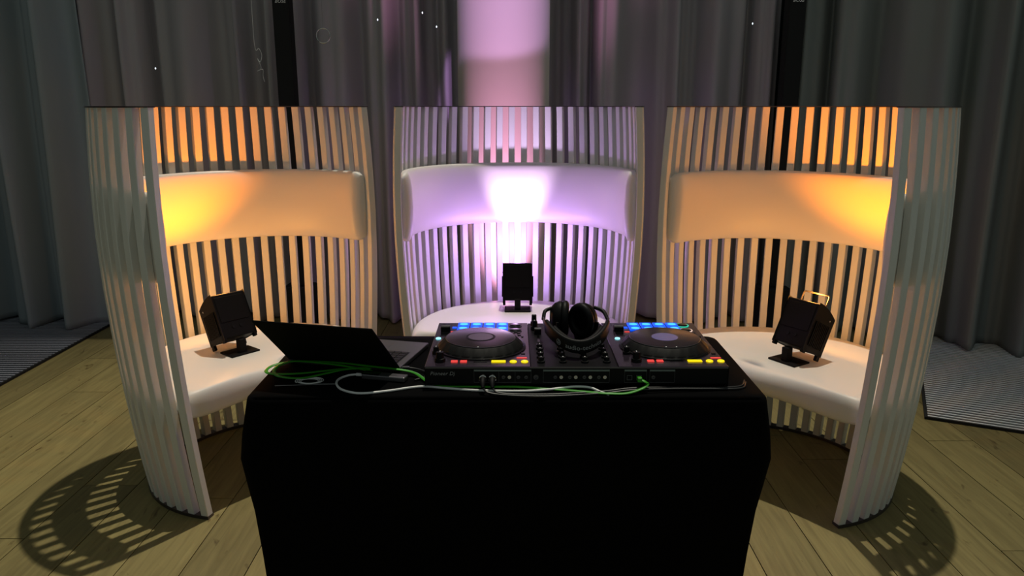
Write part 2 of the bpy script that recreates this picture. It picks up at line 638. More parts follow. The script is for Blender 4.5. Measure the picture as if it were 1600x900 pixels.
def chair(loc, rz, label):
    """local +y is the back, -y the opening"""
    t = thing('barrel_chair', label, 'chair', loc, rz, 'slatted barrel chairs around the table')
    for i in range(NS):
        a = pi / 2 - PHI + 2 * PHI * i / (NS - 1)
        lean = 0.0160 * (2 * i / (NS - 1) - 1)      # the slats fan in slightly towards the floor
        ly = CH * sin(lean)
        link('slat', SLAT, None, t, (-sin(a) * ly, cos(a) * ly, 0), (lean, 0, a))
    link('backrest_cushion', CUSH, None, t)
    link('seat', SEAT, None, t)
    tag(link('rim', RIM, None, t), 'thin dark metal rim')
    tag(link('base_ring', BASE, None, t), 'dark ring under the slats')
    return t


C_L, C_M, C_R = (-0.965, 2.86), (0.028, 3.27), (1.005, 2.80)
chair((C_L[0], C_L[1], 0), radians(59), 'white slatted barrel chair glowing amber beside the open laptop')
chair((C_M[0], C_M[1], 0), 0, 'white slatted barrel chair glowing purple behind the controller')
chair((C_R[0], C_R[1], 0), radians(-57), 'white slatted barrel chair glowing amber with the wire-handled uplight on its seat')


# ------------------------------------------------------------------ battery uplights on the seats
def uplight(loc, yaw, tilt, lens, label, handle=False):
    t = thing('uplight', label, 'uplight', loc, yaw, 'battery uplights on the chair seats')
    Wd, D, Hh = 0.138, 0.115, 0.196
    piv = Vector((0, D / 2, 0.001))
    mx = Matrix.Translation(piv) @ Matrix.Rotation(-tilt, 4, 'X') @ Matrix.Translation(-Vector((0, D / 2, 0)))
    def part(mb, name, m, smooth=False, bevel=0.0, parent=t):
        return link(name, mb.xform(mx).mesh(name, smooth, bevel), m, parent)
    # housing with a bowed top line on the side cheeks
    hb = MB()
    n = 10
    prof = [(-D / 2, 0.022), (D / 2, 0.022)]
    for i in range(n + 1):
        q = i / n
        prof.append((D / 2 - D * q, Hh - 0.030 * (1 - q) ** 2))
    k = len(prof)
    for xx in (-Wd / 2, Wd / 2):
        for y, z in prof:
            hb.v.append((xx, y, z))
    hb.f += [tuple(range(k)), tuple(reversed(range(k, 2 * k)))]
    for i in range(k):
        j = (i + 1) % k
        hb.f.append((i, j, k + j, k + i))
    body = part(hb, 'housing', M['fixture'], bevel=0.004)
    for sx in (-1, 1):
        for sy in (-1, 1):
            f = MB().box(sx * Wd / 2 - 0.012 * (sx > 0), sx * Wd / 2 + 0.012 * (sx < 0), sy * D / 2 - 0.020 * (sy > 0), sy * D / 2 + 0.020 * (sy < 0), 0.0 if sy > 0 else 0.008, 0.034)
            part(f, 'foot', M['fixture'], bevel=0.002)
        for i in range(9):
            y = -D / 2 + 0.016 + i * 0.0100
            f = MB().box(sx * (Wd / 2 + 0.0015) - 0.0028, sx * (Wd / 2 + 0.0015) + 0.0028, y - 0.0022, y + 0.0022, 0.04, 0.135)
            part(f, 'cooling_rib', M['fixture'])
        f = MB().lathe([(0.003, 0), (0.003, 0.002)], 10).xform(Matrix.Translation((sx * (Wd / 2 + 0.0005), 0.03, 0.155)) @ Matrix.Rotation(sx * pi / 2, 4, 'Y'))
        part(f, 'screw', M['chrome'])
    f = MB().box(-Wd / 2 + 0.010, Wd / 2 - 0.010, -D / 2 - 0.0018, -D / 2 + 0.002, 0.085, Hh - 0.012)
    part(f, 'rear_panel', M['fixture'], bevel=0.001)
    for sx in (-1, 1):
        f = MB().lathe([(0.006, 0), (0.006, 0.003)], 12).xform(Matrix.Translation((sx * 0.016, -D / 2 + 0.001, 0.062)) @ Matrix.Rotation(pi / 2, 4, 'X'))
        part(f, 'push_button', M['rubber'])
    # light face on top: a glowing lens cluster
    f = MB()
    for i in range(2):
        for j in range(2):
            cx, cy = -0.028 + 0.056 * i, -0.024 + 0.044 * j
            q = (D / 2 - cy) / D
            z = Hh - 0.030 * (1 - q) ** 2
            l = MB().lathe([(0.020, 0.0), (0.018, 0.006), (0.004, 0.008)], 20, (cx, cy, z - 0.006))
            part(l, 'lens', lens, smooth=True, parent=body)
    # stand bracket and plate under the raised rear edge
    f = MB().box(-0.06, 0.06, -0.066, 0.02, 0.0, 0.007)
    link('stand_plate', f.mesh('stand_plate', bevel=0.0015), M['fixture'], t)
    f = MB().box(-0.014, 0.014, -0.050, -0.022, 0.006, 0.058)
    link('stand_arm', f.mesh('stand_arm', bevel=0.002), M['fixture'], t)
    if handle:
        zt = Hh + 0.045
        y0 = D / 2 - 0.06
        pts = spline([(-0.056, y0, Hh - 0.01), (-0.056, y0, zt - 0.012), (-0.053, y0, zt - 0.003), (-0.046, y0, zt), (0, y0, zt), (0.046, y0, zt), (0.053, y0, zt - 0.003), (0.056, y0, zt - 0.012), (0.056, y0, Hh - 0.012)], 4)
        h = MB().tube(pts, 0.0032, 8)
        part(h, 'handle', M['darkmetal'], smooth=True)
    # lamp beams leave the light face
    o = mx @ Vector((0, -0.03, Hh + 0.015))
    ax = (mx.to_3x3() @ Vector((0, 0, 1))).normalized()
    return t, o, ax


def beams(t, o, ax, cols, e, lean=0.0, cone=66):
    """narrow core beam and weak all-round spill out of the lens cluster"""
    up = (ax + Vector((0, lean, 0))).normalized()
    spot('lamp_beam', o, o + up, e[0], cols[0], cone, 0.9, 0.03, t)
    l = bpy.data.lights.new('lamp_spill', 'POINT')
    l.energy, l.color, l.shadow_soft_size = e[1], cols[1], 0.025
    p = bpy.data.objects.new('lamp_spill', l)
    COL.objects.link(p)
    p.location = o + ax * 0.03
    p.parent = t


ZS = 0.4695
t, o, ax = uplight((0.026, 3.505, ZS), 0, radians(15), M['purplelens'], 'small black uplight on the purple-lit seat behind the controller')
beams(t, o, ax, [(0.88, 0.62, 1.0), (0.60, 0.32, 1.0)], (30, 6.0), 0.20, 56)
t, o, ax = uplight((-1.072, 2.862, ZS - 0.001), radians(50), radians(26), M['amberlens'], 'small black uplight leaning on the seat next to the laptop')
beams(t, o, ax, [(1.0, 0.235, 0.0), (1.0, 0.40, 0.07)], (40, 4.0), -0.08, 84)
t, o, ax = uplight((1.055, 2.752, ZS - 0.001), radians(-58), radians(26), M['amberlens'], 'small black uplight with a raised wire handle on the seat', True)
beams(t, o, ax, [(1.0, 0.235, 0.0), (1.0, 0.40, 0.07)], (62, 4.0), -0.05, 84)


# ------------------------------------------------------------------ covered table
TX, TY, TZ = -0.012, 1.888, 0.752
TW, TD = 0.600, 0.246
tb = thing('covered_table', 'small table covered to the floor by a black cloth', 'table', (TX, TY, 0))
MB().box(-TW + 0.01, TW - 0.01, -TD + 0.01, TD - 0.01, TZ - 0.032, TZ - 0.006).build('table_top', M['wood_under'], tb)
for sx in (-1, 1):
    for sy in (-1, 1):
        MB().box(sx * (TW - 0.07) - 0.018, sx * (TW - 0.07) + 0.018, sy * (TD - 0.06) - 0.018, sy * (TD - 0.06) + 0.018, 0, TZ - 0.032).build('leg', M['wood_under'], tb)


def cloth_mesh():
    mb = MB()
    rc = 0.03
    per = []
    # perimeter points (x, y, nx, ny, corner weight)
    def side(p, q, n, nx, ny):
        for i in range(n):
            s = i / n
            per.append((p[0] + (q[0] - p[0]) * s, p[1] + (q[1] - p[1]) * s, nx, ny))
    w, d = TW - rc, TD - rc
    def corner(cx, cy, a0):
        for i in range(8):
            a = a0 + (pi / 2) * i / 8
            per.append((cx + rc * cos(a), cy + rc * sin(a), cos(a), sin(a)))
    side((-w, -TD), (w, -TD), 60, 0, -1)
    corner(w, -d, -pi / 2)
    side((TW, -d), (TW, d), 26, 1, 0)
    corner(w, d, 0)
    side((w, TD), (-w, TD), 60, 0, 1)
    corner(-w, d, pi / 2)
    side((-TW, d), (-TW, -d), 26, -1, 0)
    corner(-w, -d, pi)
    N = len(per)
    rows = []
    for f in (0.0, 0.5, 0.9, 0.985):
        rows.append(('t', f))
    rows += [('e', 0.25), ('e', 0.6), ('e', 1.0)]
    zs = [0.715, 0.66, 0.60, 0.53, 0.46, 0.40, 0.34, 0.28, 0.22, 0.15, 0.08, 0.01]
    rows += [('s', z) for z in zs]
    CB = [(0.0, -0.03), (0.317, -0.013), (0.5, 0.004), (0.58, 0.026), (0.66, 0.016), (0.74, 0.0)]
    for kind, f in rows:
        for i, (x, y, nx, ny) in enumerate(per):
            if kind == 't':
                if f == 0.0:
                    mb.v.append((x * 0.02, y * 0.02, TZ))
                else:
                    mb.v.append((x * f, y * f, TZ + 0.0004 * sin(17 * x + 9 * y)))
            elif kind == 'e':
                a = f * pi / 2
                r = 0.012
                mb.v.append((x - nx * r + nx * r * sin(a), y - ny * r + ny * r * sin(a), TZ - r + r * cos(a)))
            else:
                h = (0.74 - f) / 0.74
                cw = max(0.0, 1 - (TW - abs(x)) / 0.22) * max(0.0, 1 - (TD - abs(y)) / 0.22) if (abs(x) > TW - 0.22 and abs(y) > TD - 0.22) else 0
                out = interp(CB, f) * (0.5 + 0.5 * cw) - 0.018 * h * (nx > 0)
                wv = 0.006 * h * sin(x * 19 + y * 23 + 1.3 * h) + 0.004 * h * sin(x * 41 - y * 33)
                mb.v.append((x + nx * (out + wv), y + ny * (out + wv), f))
    for r in range(len(rows) - 1):
        for i in range(N):
            j = (i + 1) % N
            mb.f.append((r * N + i, r * N + j, r * N + N + j, r * N + N + i))
    mb.f.append(tuple(range(N)))
    me = mb.mesh('tablecloth')
    for p in me.polygons: p.use_smooth = True
    return me


tag(link('tablecloth', cloth_mesh(), M['cloth'], tb), 'black tablecloth')


# ------------------------------------------------------------------ DJ controller (rear panel faces the camera)
CX, CY, CZ = 0.151, 1.889, TZ + 0.0006
CT = 0.055                      # height of the top plate
dj = thing('dj_controller', 'black two-deck DJ controller with blue lit pads on the table', 'DJ controller', (CX, CY, CZ))
HW, HD = 0.355, 0.185
# body: wedge with recessed underside
mb = MB()
pr = [(-HD, 0.010), (-HD, CT - 0.004), (HD, CT - 0.004), (HD, 0.016), (HD - 0.03, 0.004), (-HD + 0.015, 0.004)]
k = len(pr)
for xx in (-HW, HW):
    for y, z in pr: mb.v.append((xx, y, z))
mb.f += [tuple(range(k)), tuple(reversed(range(k, 2 * k)))]
for i in range(k):
    j = (i + 1) % k
    mb.f.append((i, j, k + j, k + i))
mb.build('body', M['black'], dj, bevel=0.003)
for sx in (-1, 1):
    for sy in (-1, 1):
        MB().lathe([(0.014, 0.0), (0.014, 0.006)], 16, (sx * (HW - 0.05), sy * (HD - 0.05), 0.0)).build('foot', M['rubber'], dj)
MB().box(-HW, -0.108, -HD, HD, CT - 0.004, CT).build('deck_plate', M['plate'], dj, bevel=0.001, seg=1)
MB().box(0.098, HW, -HD, HD, CT - 0.004, CT).build('deck_plate', M['plate'], dj, bevel=0.001, seg=1)
MB().box(-0.107, 0.097, -HD, HD, CT - 0.004, CT - 0.001).build('mixer_plate', M['mixplate'], dj, bevel=0.001, seg=1)
MB().box(-HW + 0.001, HW - 0.001, -HD - 0.0012, -HD + 0.001, CT - 0.0045, CT - 0.0015).build('edge_trim', M['gunmetal'], dj)


def knob(x, y, r, h, z=CT, m='rubber', parent=dj, name='knob'):
    mb = MB().lathe([(r, 0), (r * 0.95, h * 0.35), (r * 0.72, h * 0.4), (r * 0.66, h), (r * 0.2, h)], 16)
    o = mb.build(name, M[m], parent, smooth=True, loc=(x, y, z))
    MB().box(-0.0007, 0.0007, 0, r * 0.62, h, h + 0.0005).build('pointer', M['white'], o)
    return o


def button(name, x0, x1, y0, y1, m, h=0.003, z=CT):
    return MB().box(x0, x1, y0, y1, z, z + h).build(name, M[m], dj, bevel=0.0008, seg=1)


def rbutton(name, x, y, r, m, h=0.003, sy=1.0):
    return MB().lathe([(r, 0), (r, h * 0.7), (r * 0.85, h), (0.0005, h)], 20, sy=sy).build(name, M[m], dj, smooth=True, loc=(x, y, CT))


def jog(x, y, display):
    R0, R1 = 0.108, 0.088
    mb = MB()
    n = 96
    prof = [(R0, 0.0), (R0, 0.004), (R0 - 0.003, 0.008), (R1 + 0.004, 0.021), (R1, 0.0225), (0.01, 0.0225)]
    kk = len(prof)
    for i in range(n):
        a = 2 * pi * i / n
        dimple = 0.0022 * max(0.0, sin(24 * a)) ** 2
        for q, (r, z) in enumerate(prof):
            rr = r - (dimple if q in (2, 3) else 0)
            mb.v.append((rr * cos(a), rr * sin(a), z))
    for i in range(n):
        j = (i + 1) % n
        for q in range(kk - 1):
            mb.f.append((i * kk + q, j * kk + q, j * kk + q + 1, i * kk + q + 1))
    mb.f.append(tuple(i * kk for i in reversed(range(n))))
    mb.f.append(tuple(i * kk + kk - 1 for i in range(n)))
    j = mb.build('jog_wheel', M['rubber'], dj, smooth=True, loc=(x, y, CT))
    MB().lathe([(R0 + 0.006, 0), (R0 + 0.006, 0.003), (R0 + 0.002, 0.004)], 72).build('jog_bezel', M['blackgloss'], j, smooth=True)
    MB().lathe([(R1 - 0.0015, 0.022), (R1 - 0.0015, 0.0245), (R1 - 0.003, 0.025), (0.001, 0.025)], 72).build('platter', M['jogtop'], j, smooth=True)
    pts = [((R1 - 0.0008) * cos(2 * pi * i / 72), (R1 - 0.0008) * sin(2 * pi * i / 72), 0.0240) for i in range(72)]
    MB().tube(pts, 0.0009, 6, closed=True).build('platter_edge', M['gunmetal'], j, smooth=True)
    if display:
        MB().lathe([(0.033, 0.025), (0.033, 0.0255)], 40).build('jog_display', M['jogdisplay'], j)
        for aa in (-1.72, -1.42):
            MB().lathe([(0.0017, 0.025), (0.0017, 0.0258)], 10, ((R1 - 0.004) * cos(aa), (R1 - 0.004) * sin(aa), 0)).build('marker', M['white'], j)
    else:
        MB().lathe([(0.037, 0.025), (0.037, 0.0256), (0.034, 0.0256)], 40).build('display_ring', M['black'], j)
        MB().lathe([(0.031, 0.025), (0.031, 0.0260)], 40).build('jog_display', M['jogcentre'], j)
        MB().lathe([(0.0017, 0.025), (0.0017, 0.0258)], 10, (-0.003, -R1 + 0.004, 0)).build('marker', M['white'], j)


jog(-0.230, -0.030, False)
jog(0.234, -0.030, True)

for (x0, deck) in ((-0.300, 0), (0.168, 1)):
    pw, ph = 0.0325, 0.034
    for c in range(4):
        for r in range(2):
            px = x0 + c * 0.0355 + (0.0 if deck == 0 else 0.0)
            py = 0.104 + r * 0.038
            p = MB().box(px, px + pw - 0.001, py, py + ph, CT, CT + 0.004).build('performance_pad', M['pad'], dj, bevel=0.001, seg=1)
            MB().lathe([(0.011, 0.0), (0.011, 0.0005)], 20, (px + pw / 2, py + ph / 2, CT + 0.0038), 1.05, 0.95).build('pad_glow', M['padhot'], p)
    xo = 0.0 if deck == 0 else 0.467
    ring = 'black' if deck == 0 else None
    # play / cue style round keys
    for (yy, led) in ((0.155, 'greenled'), (0.108, 'whiteled')):
        xx = -0.142 + xo - (0.006 if deck else 0)
        rbutton('cue_button', xx, yy, 0.0145, 'blackgloss', 0.004)
        pts = [(xx + 0.0165 * cos(2 * pi * i / 40), yy + 0.0165 * sin(2 * pi * i / 40), CT + 0.0015) for i in range(40)]
        MB().tube(pts, 0.0013 if deck else 0.001, 6, closed=True).build('button_ring', M[led] if deck else M['gunmetal'], dj, smooth=True)
    # tempo fader block
    MB().box(-0.342 + xo, -0.318 + xo, 0.060, 0.170, CT, CT + 0.001).build('fader_slot', M['blackgloss'], dj)
    MB().box(-0.343 + xo, -0.317 + xo, 0.100, 0.122, CT, CT + 0.013).build('fader_cap', M['black'], dj, bevel=0.002)
    MB().box(-0.342 + xo, -0.318 + xo, 0.1105, 0.1115, CT + 0.013, CT + 0.0135).build('fader_line', M['white'], dj)
    rbutton('led_button', -0.343 + xo, 0.034, 0.007, 'cyan', 0.003)
    button('mode_button', -0.308 + xo - 0.006, -0.308 + xo + 0.006, 0.128, 0.142, 'pad', 0.002)
    button('mode_button', -0.309 + xo - 0.007, -0.309 + xo + 0.007, 0.093, 0.098, 'red', 0.002)
    # small function keys
    for (dx, dy, w) in ((-0.150, 0.084, 0.011), (-0.133, 0.084, 0.009), (-0.132, 0.066, 0.009), (-0.124, 0.052, 0.006), (-0.124, -0.090, 0.010)):
        button('function_button', dx + xo - w / 2, dx + xo + w / 2, dy - 0.004, dy + 0.004, 'blackgloss', 0.002)
    # near row of lit keys
    yy = -0.152 + (0.004 if deck else 0)
    for dx in (-0.288, -0.266):
        button('loop_button', dx + xo - 0.008, dx + xo + 0.008, yy - 0.006, yy + 0.006, 'red')
    button('shift_button', -0.200 + xo, -0.166 + xo, yy - 0.006, yy + 0.006, 'yellow')
    rbutton('sync_button', -0.148 + xo, yy, 0.0085, 'yellow')
    rbutton('sync_button', -0.121 + xo, yy, 0.0085, 'yellow')
    button('key_button', -0.140 + xo, -0.115 + xo, -0.127, -0.121, 'red', 0.002)
    button('slip_button', -0.242 + xo, -0.210 + xo, yy - 0.003, yy + 0.003, 'blackgloss', 0.001)
    knob(-0.337 + xo, -0.090, 0.010, 0.018)
    knob(-0.322 + xo, -0.148, 0.013, 0.024, m='black', name='browse_knob')

# mixer: four channel strips
for i, xx in enumerate((-0.082, -0.030, 0.022, 0.074)):
    for q, yy in enumerate((-0.152, -0.118, -0.084, -0.050)):
        knob(xx, yy, 0.0095, 0.0135, z=CT - 0.001, name='eq_knob')
    button('cue_key', xx - 0.007, xx + 0.007, -0.022, -0.012, 'blackgloss', 0.003, CT - 0.001)
    MB().box(xx - 0.003, xx + 0.003, 0.005, 0.120, CT - 0.001, CT + 0.0003).build('fader_slot', M['blackgloss'], dj)
    fy = (0.085, 0.03, 0.05, 0.02)[i]
    MB().box(xx - 0.009, xx + 0.009, fy - 0.010, fy + 0.010, CT - 0.001, CT + 0.014).build('channel_fader', M['black'], dj, bevel=0.002)
    MB().box(xx - 0.009, xx + 0.009, fy - 0.001, fy + 0.001, CT + 0.014, CT + 0.0145).build('fader_line', M['white'], dj)
MB().box(-0.055, 0.045, 0.150, 0.156, CT - 0.001, CT + 0.0003).build('crossfader_slot', M['blackgloss'], dj)
MB().box(-0.012, 0.006, 0.140, 0.166, CT - 0.001, CT + 0.014).build('crossfader', M['black'], dj, bevel=0.002)
knob(-0.090, 0.165, 0.010, 0.030, z=CT - 0.001, name='level_knob')
knob(-0.090, 0.120, 0.010, 0.026, z=CT - 0.001, name='level_knob')

# rear panel
YR = -HD
def rear(name, x0, x1, z0, z1, m, out=0.001):
    return MB().box(x0, x1, YR - out, YR + 0.001, z0, z1).build(name, M[m], dj)
def outline(x0, x1, z0, z1):
    mb = MB()
    w = 0.0005
    mb.box(x0, x1, YR - 0.0008, YR, z0, z0 + w).box(x0, x0 + w, YR - 0.0008, YR, z0, z1).box(x1 - w, x1, YR - 0.0008, YR, z0, z1)
    mb.build('panel_outline', M['dimprint'], dj)
rear('panel_strip', -0.240, -0.106, 0.0435, 0.0475, 'greenbar')
rear('panel_strip', -0.078, 0.077, 0.0435, 0.0475, 'greenbar')
rear('panel_strip', 0.112, 0.164, 0.0435, 0.0475, 'greenbar')
rear('panel_strip', 0.171, 0.230, 0.0435, 0.0475, 'greenbar')
outline(-0.240, -0.106, 0.016, 0.0435)
outline(-0.078, 0.077, 0.016, 0.0435)
outline(0.112, 0.164, 0.016, 0.0435)
outline(0.171, 0.230, 0.016, 0.0435)
rear('panel_divider', -0.182, -0.1815, 0.016, 0.0435, 'dimprint')
rear('panel_divider', -0.144, -0.1435, 0.016, 0.0435, 'dimprint')
def socket(x, z, r, m):
    o = MB().lathe([(r, 0), (r, 0.004), (r * 0.62, 0.004), (r * 0.62, 0.001), (0.0005, 0.001)], 18).xform(Matrix.Rotation(pi / 2, 4, 'X')).build('socket', M[m], dj, smooth=True, loc=(x, YR, z))
    return o
for xx, m in ((-0.171, 'gunmetal'), (-0.157, 'chrome'), (-0.136, 'gunmetal'), (-0.118, 'gunmetal')):
    socket(xx, 0.030, 0.0042, m)
for xx in (-0.095,):
    socket(xx, 0.030, 0.0060, 'gunmetal')
for i in range(4):
    socket(-0.050 + i * 0.034, 0.030, 0.0042, 'gunmetal')
    socket(-0.036 + i * 0.034, 0.030, 0.0042, 'chrome')
socket(0.179, 0.030, 0.0045, 'gunmetal')
for xx in (0.124, 0.146):
    f = MB()
    f.box(xx - 0.006, xx + 0.006, YR - 0.0015, YR, 0.022, 0.023).box(xx - 0.006, xx + 0.006, YR - 0.0015, YR, 0.033, 0.034)
    f.box(xx - 0.006, xx - 0.005, YR - 0.0015, YR, 0.023, 0.033).box(xx + 0.005, xx + 0.006, YR - 0.0015, YR, 0.023, 0.033)
    f.build('usb_port', M['dimprint'], dj)
me = text_mesh('Pioneer Dj', 0.0125, 0.0002, shear=0.25, spacing=1.05)
link('maker_lettering', me, M['greyprint'], dj, (-0.343, YR - 0.0006, 0.034), (pi / 2, 0, 0))


# ------------------------------------------------------------------ headphones on the mixer
hp = thing('headphones', 'black headphones lying across the controller mixer', 'headphones', (0.163, 1.915, CZ + CT + 0.0175))
AX, AY = 0.083, 0.160
def band_pt(t):
    """t in [0,1] from one cup round the near side to the other"""
    a = pi + pi * t
    return AX * cos(a), AY * sin(a) * 0.95, 0.012 + 0.030 * abs(cos(a)) ** 2
def band_mesh(th, h, t0, t1, n=56, grow=0.0):
    mb = MB()
    sec = []
    for k2 in range(12):
        w = 2 * pi * k2 / 12
        sec.append((math.copysign(abs(cos(w)) ** 0.5, cos(w)) * th / 2, math.copysign(abs(sin(w)) ** 0.5, sin(w)) * h / 2))
    for i in range(n + 1):
        t = t0 + (t1 - t0) * i / n
        x, y, z = band_pt(t)
        x2, y2, _ = band_pt(min(1, t + 0.002))
        x1, y1, _ = band_pt(max(0, t - 0.002))
        d = Vector((x2 - x1, y2 - y1)).normalized()
        nrm = Vector((d.y, -d.x))
        e = min(1.0, min(i, n - i) / 3 + 0.4)
        for a, b in sec:
            mb.v.append((x + nrm.x * (a * e + grow), y + nrm.y * (a * e + grow), z + b * e))
    for i in range(n):
        for k2 in range(12):
            q = (k2 + 1) % 12
            mb.f.append((i * 12 + k2, i * 12 + q, i * 12 + 12 + q, i * 12 + 12 + k2))
    mb.f.append(tuple(range(12)))
    mb.f.append(tuple(n * 12 + q for q in range(12)))
    me = mb.mesh('headband')
    for p in me.polygons: p.use_smooth = True
    return me
hb = link('headband', band_mesh(0.012, 0.034, 0.10, 0.90), M['leatherblack'], hp)
link('headband_pad', band_mesh(0.012, 0.030, 0.18, 0.82, grow=-0.009), M['rubber'], hp)
link('slider_band', band_mesh(0.004, 0.015, 0.0, 1.0), M['gunmetal'], hp)
# lettering wrapped round the outside of the headband
me = text_mesh('\u24D0audio-technica'.replace('\u24D0', ''), 0.0155, 0.00015, 'CENTER', spacing=1.0)
def wrap(me, centre_t, zoff, out):
    # arc-length table
    tab = []
    s = 0
    px = None
    for i in range(401):
        t = i / 400
        p = band_pt(t)
        if px: s += sqrt((p[0] - px[0]) ** 2 + (p[1] - px[1]) ** 2)
        tab.append((s, t))
        px = p
    s0 = next(a for a, t in tab if t >= centre_t)
    for v in me.vertices:
        s = s0 + v.co.x
        t = interp(tab, s)
        x, y, z = band_pt(t)
        x2, y2, _ = band_pt(t + 0.002)
        x1, y1, _ = band_pt(t - 0.002)
        d = Vector((x2 - x1, y2 - y1)).normalized()
        nrm = Vector((d.y, -d.x))
        k3 = out + v.co.z
        v.co = (x + nrm.x * k3, y + nrm.y * k3, z + v.co.y + zoff)
wrap(me, 0.545, -0.007, 0.0066)
link('maker_lettering', me, M['greyprint'], hb)
mk = MB()
pts = [(0.0062 * cos(2 * pi * i / 24), 0.0062 * sin(2 * pi * i / 24) + 0.003, 0) for i in range(24)]
mk.tube(pts, 0.0006, 5, closed=True)
tri = [(0.0042 * cos(pi / 2 + 2 * pi * i / 3), 0.0042 * sin(pi / 2 + 2 * pi * i / 3) + 0.003, 0) for i in range(3)]
for a, b in ((0, 1), (1, 2), (2, 0)):
    mk.tube([tri[a], tri[b]], 0.0006, 5)
me = mk.mesh('maker_emblem')
wrap(me, 0.315, -0.006, 0.0062)
link('maker_emblem', me, M['greyprint'], hb)


def ear_cup(name, c, yaw, roll):
    """axis of the cup along local x; +x is the ear side"""
    mx = Matrix.Translation(c) @ Matrix.Rotation(yaw, 4, 'Z') @ Matrix.Rotation(roll, 4, 'X')
    rot = Matrix.Rotation(pi / 2, 4, 'Y')
    shell = MB().lathe([(0.012, -0.026), (0.026, -0.024), (0.034, -0.016), (0.0385, -0.004), (0.0385, 0.002), (0.03, 0.003)], 36, sx=1.18).xform(mx @ rot)
    s = shell.build('ear_cup', M['black'], hp, smooth=True)
    pad = MB()
    n1, n2 = 40, 12
    for i in range(n1):
        a = 2 * pi * i / n1
        for j in range(n2):
            w = 2 * pi * j / n2
            rr = 0.030 + 0.0105 * cos(w)
            wr = 0.0006 * sin(15 * a)
            pad.v.append((rr * cos(a) * 1.18, rr * sin(a), 0.011 + (0.0105 + wr) * sin(w)))
    for i in range(n1):
        for j in range(n2):
            pad.f.append((i * n2 + j, ((i + 1) % n1) * n2 + j, ((i + 1) % n1) * n2 + (j + 1) % n2, i * n2 + (j + 1) % n2))
    pad.xform(mx @ rot).build('ear_pad', M['leatherblack'], s, smooth=True)
    MB().lathe([(0.022, -0.0275), (0.022, -0.0255), (0.018, -0.025)], 28, sx=1.15).xform(mx @ rot).build('cup_ring', M['gunmetal'], s, smooth=True)
    yoke = []
    for i in range(15):
        a = pi * (-0.5 + i / 14) + pi
        yoke.append((0.046 * cos(a), 0.041 * sin(a), -0.006))
    MB().tube([tuple(Vector(p)) for p in yoke], 0.0035, 8).xform(mx @ rot @ Matrix.Rotation(pi, 4, 'Z')).build('yoke', M['black'], hp, smooth=True)


ear_cup('ear_cup', Vector((-0.036, 0.025, 0.034)), radians(-6), radians(0))
ear_cup('ear_cup', Vector((0.024, 0.022, 0.030)), radians(180 + 48), radians(0))
for sx, tgt in ((-1, (-0.060, 0.022, 0.062)), (1, (0.052, 0.03, 0.062))):
    p0 = band_pt(0.03 if sx < 0 else 0.97)
    pts = spline([p0, ((p0[0] + tgt[0]) / 2 + sx * 0.006, (p0[1] + tgt[1]) / 2 + 0.008, (p0[2] + tgt[2]) / 2 + 0.004), tgt], 6)
    MB().tube(pts, 0.005, 8).build('hinge_arm', M['black'], hp, smooth=True)


# ------------------------------------------------------------------ laptop
LW, LD = 0.304, 0.212
hx, hy = -0.574, 1.888
ang = math.atan2(1.820 - 1.888, -0.296 + 0.574)
lt = thing('laptop', 'open dark grey laptop with its lid towards the viewer', 'laptop', (hx, hy, TZ + 0.0005), ang)
bs = MB().box(0, LW, 0, LD, 0.001, 0.014).build('base', M['alu'], lt, bevel=0.003)
for xx in (0.03, LW - 0.03):
    for yy in (0.03, LD - 0.03):
        MB().lathe([(0.006, 0), (0.006, 0.002)], 10, (xx, yy, -0.0005)).build('foot', M['rubber'], bs)
MB().box(0.018, LW - 0.018, 0.012, 0.118, 0.0138, 0.0143).build('keyboard_well', M['key'], bs)
ks = MB()
for r in range(6):
    for c in range(14):
        if r == 5 and 4 <= c <= 8:
            if c == 4: ks.box(0.0205 + 4 * 0.0189, 0.0205 + 9 * 0.0189 - 0.003, 0.0145, 0.0285, 0.0142, 0.0158)
            continue
        x0 = 0.0205 + c * 0.0189
        y0 = 0.0145 + r * 0.0172
        ks.box(x0, x0 + 0.0160, y0, y0 + 0.0142, 0.0142, 0.0158)
# rows run from the hinge to the user: mirror so that the space bar is on the user's side
ks.v = [(x, 0.130 - y, z) for x, y, z in ks.v]
kk = ks.build('key', M['key'], bs)
kk['kind'] = 'stuff'
kk['label'] = 'black keyboard keys'
MB().box(LW / 2 - 0.06, LW / 2 + 0.06, 0.128, 0.205, 0.0138, 0.0142).build('trackpad', M['alu'], bs)
op = radians(137)
ld = MB().box(0, LW, 0, LD, 0.0, 0.005).xform(Matrix.Rotation(op, 4, 'X')).build('lid', M['lid'], lt, bevel=0.002, loc=(0, 0.002, 0.014))
MB().box(0.006, LW - 0.006, 0.008, LD - 0.006, -0.0008, -0.0001).xform(Matrix.Rotation(op, 4, 'X')).build('screen', M['screen'], ld)
MB().tube([(0.03, 0.003, 0.0125), (LW - 0.03, 0.003, 0.0125)], 0.0055, 12).build('hinge', M['lid'], lt, smooth=True)

# ------------------------------------------------------------------ small box and cables on the table
z0 = TZ + 0.001
hubt = thing('usb_hub', 'small grey metal hub on the cloth below the laptop', 'USB hub', (-0.309, 1.768, z0), math.atan2(1.748 - 1.777, 0.116))
MB().box(-0.056, 0.056, -0.013, 0.013, 0.0, 0.013).build('case', M['alu'], hubt, bevel=0.003)
MB().box(-0.056, -0.012, -0.0132, 0.0132, 0.0128, 0.0134).build('dark_cover', M['blackgloss'], hubt)
MB().box(-0.0565, -0.055, -0.005, 0.005, 0.004, 0.009).build('port', M['black'], hubt)

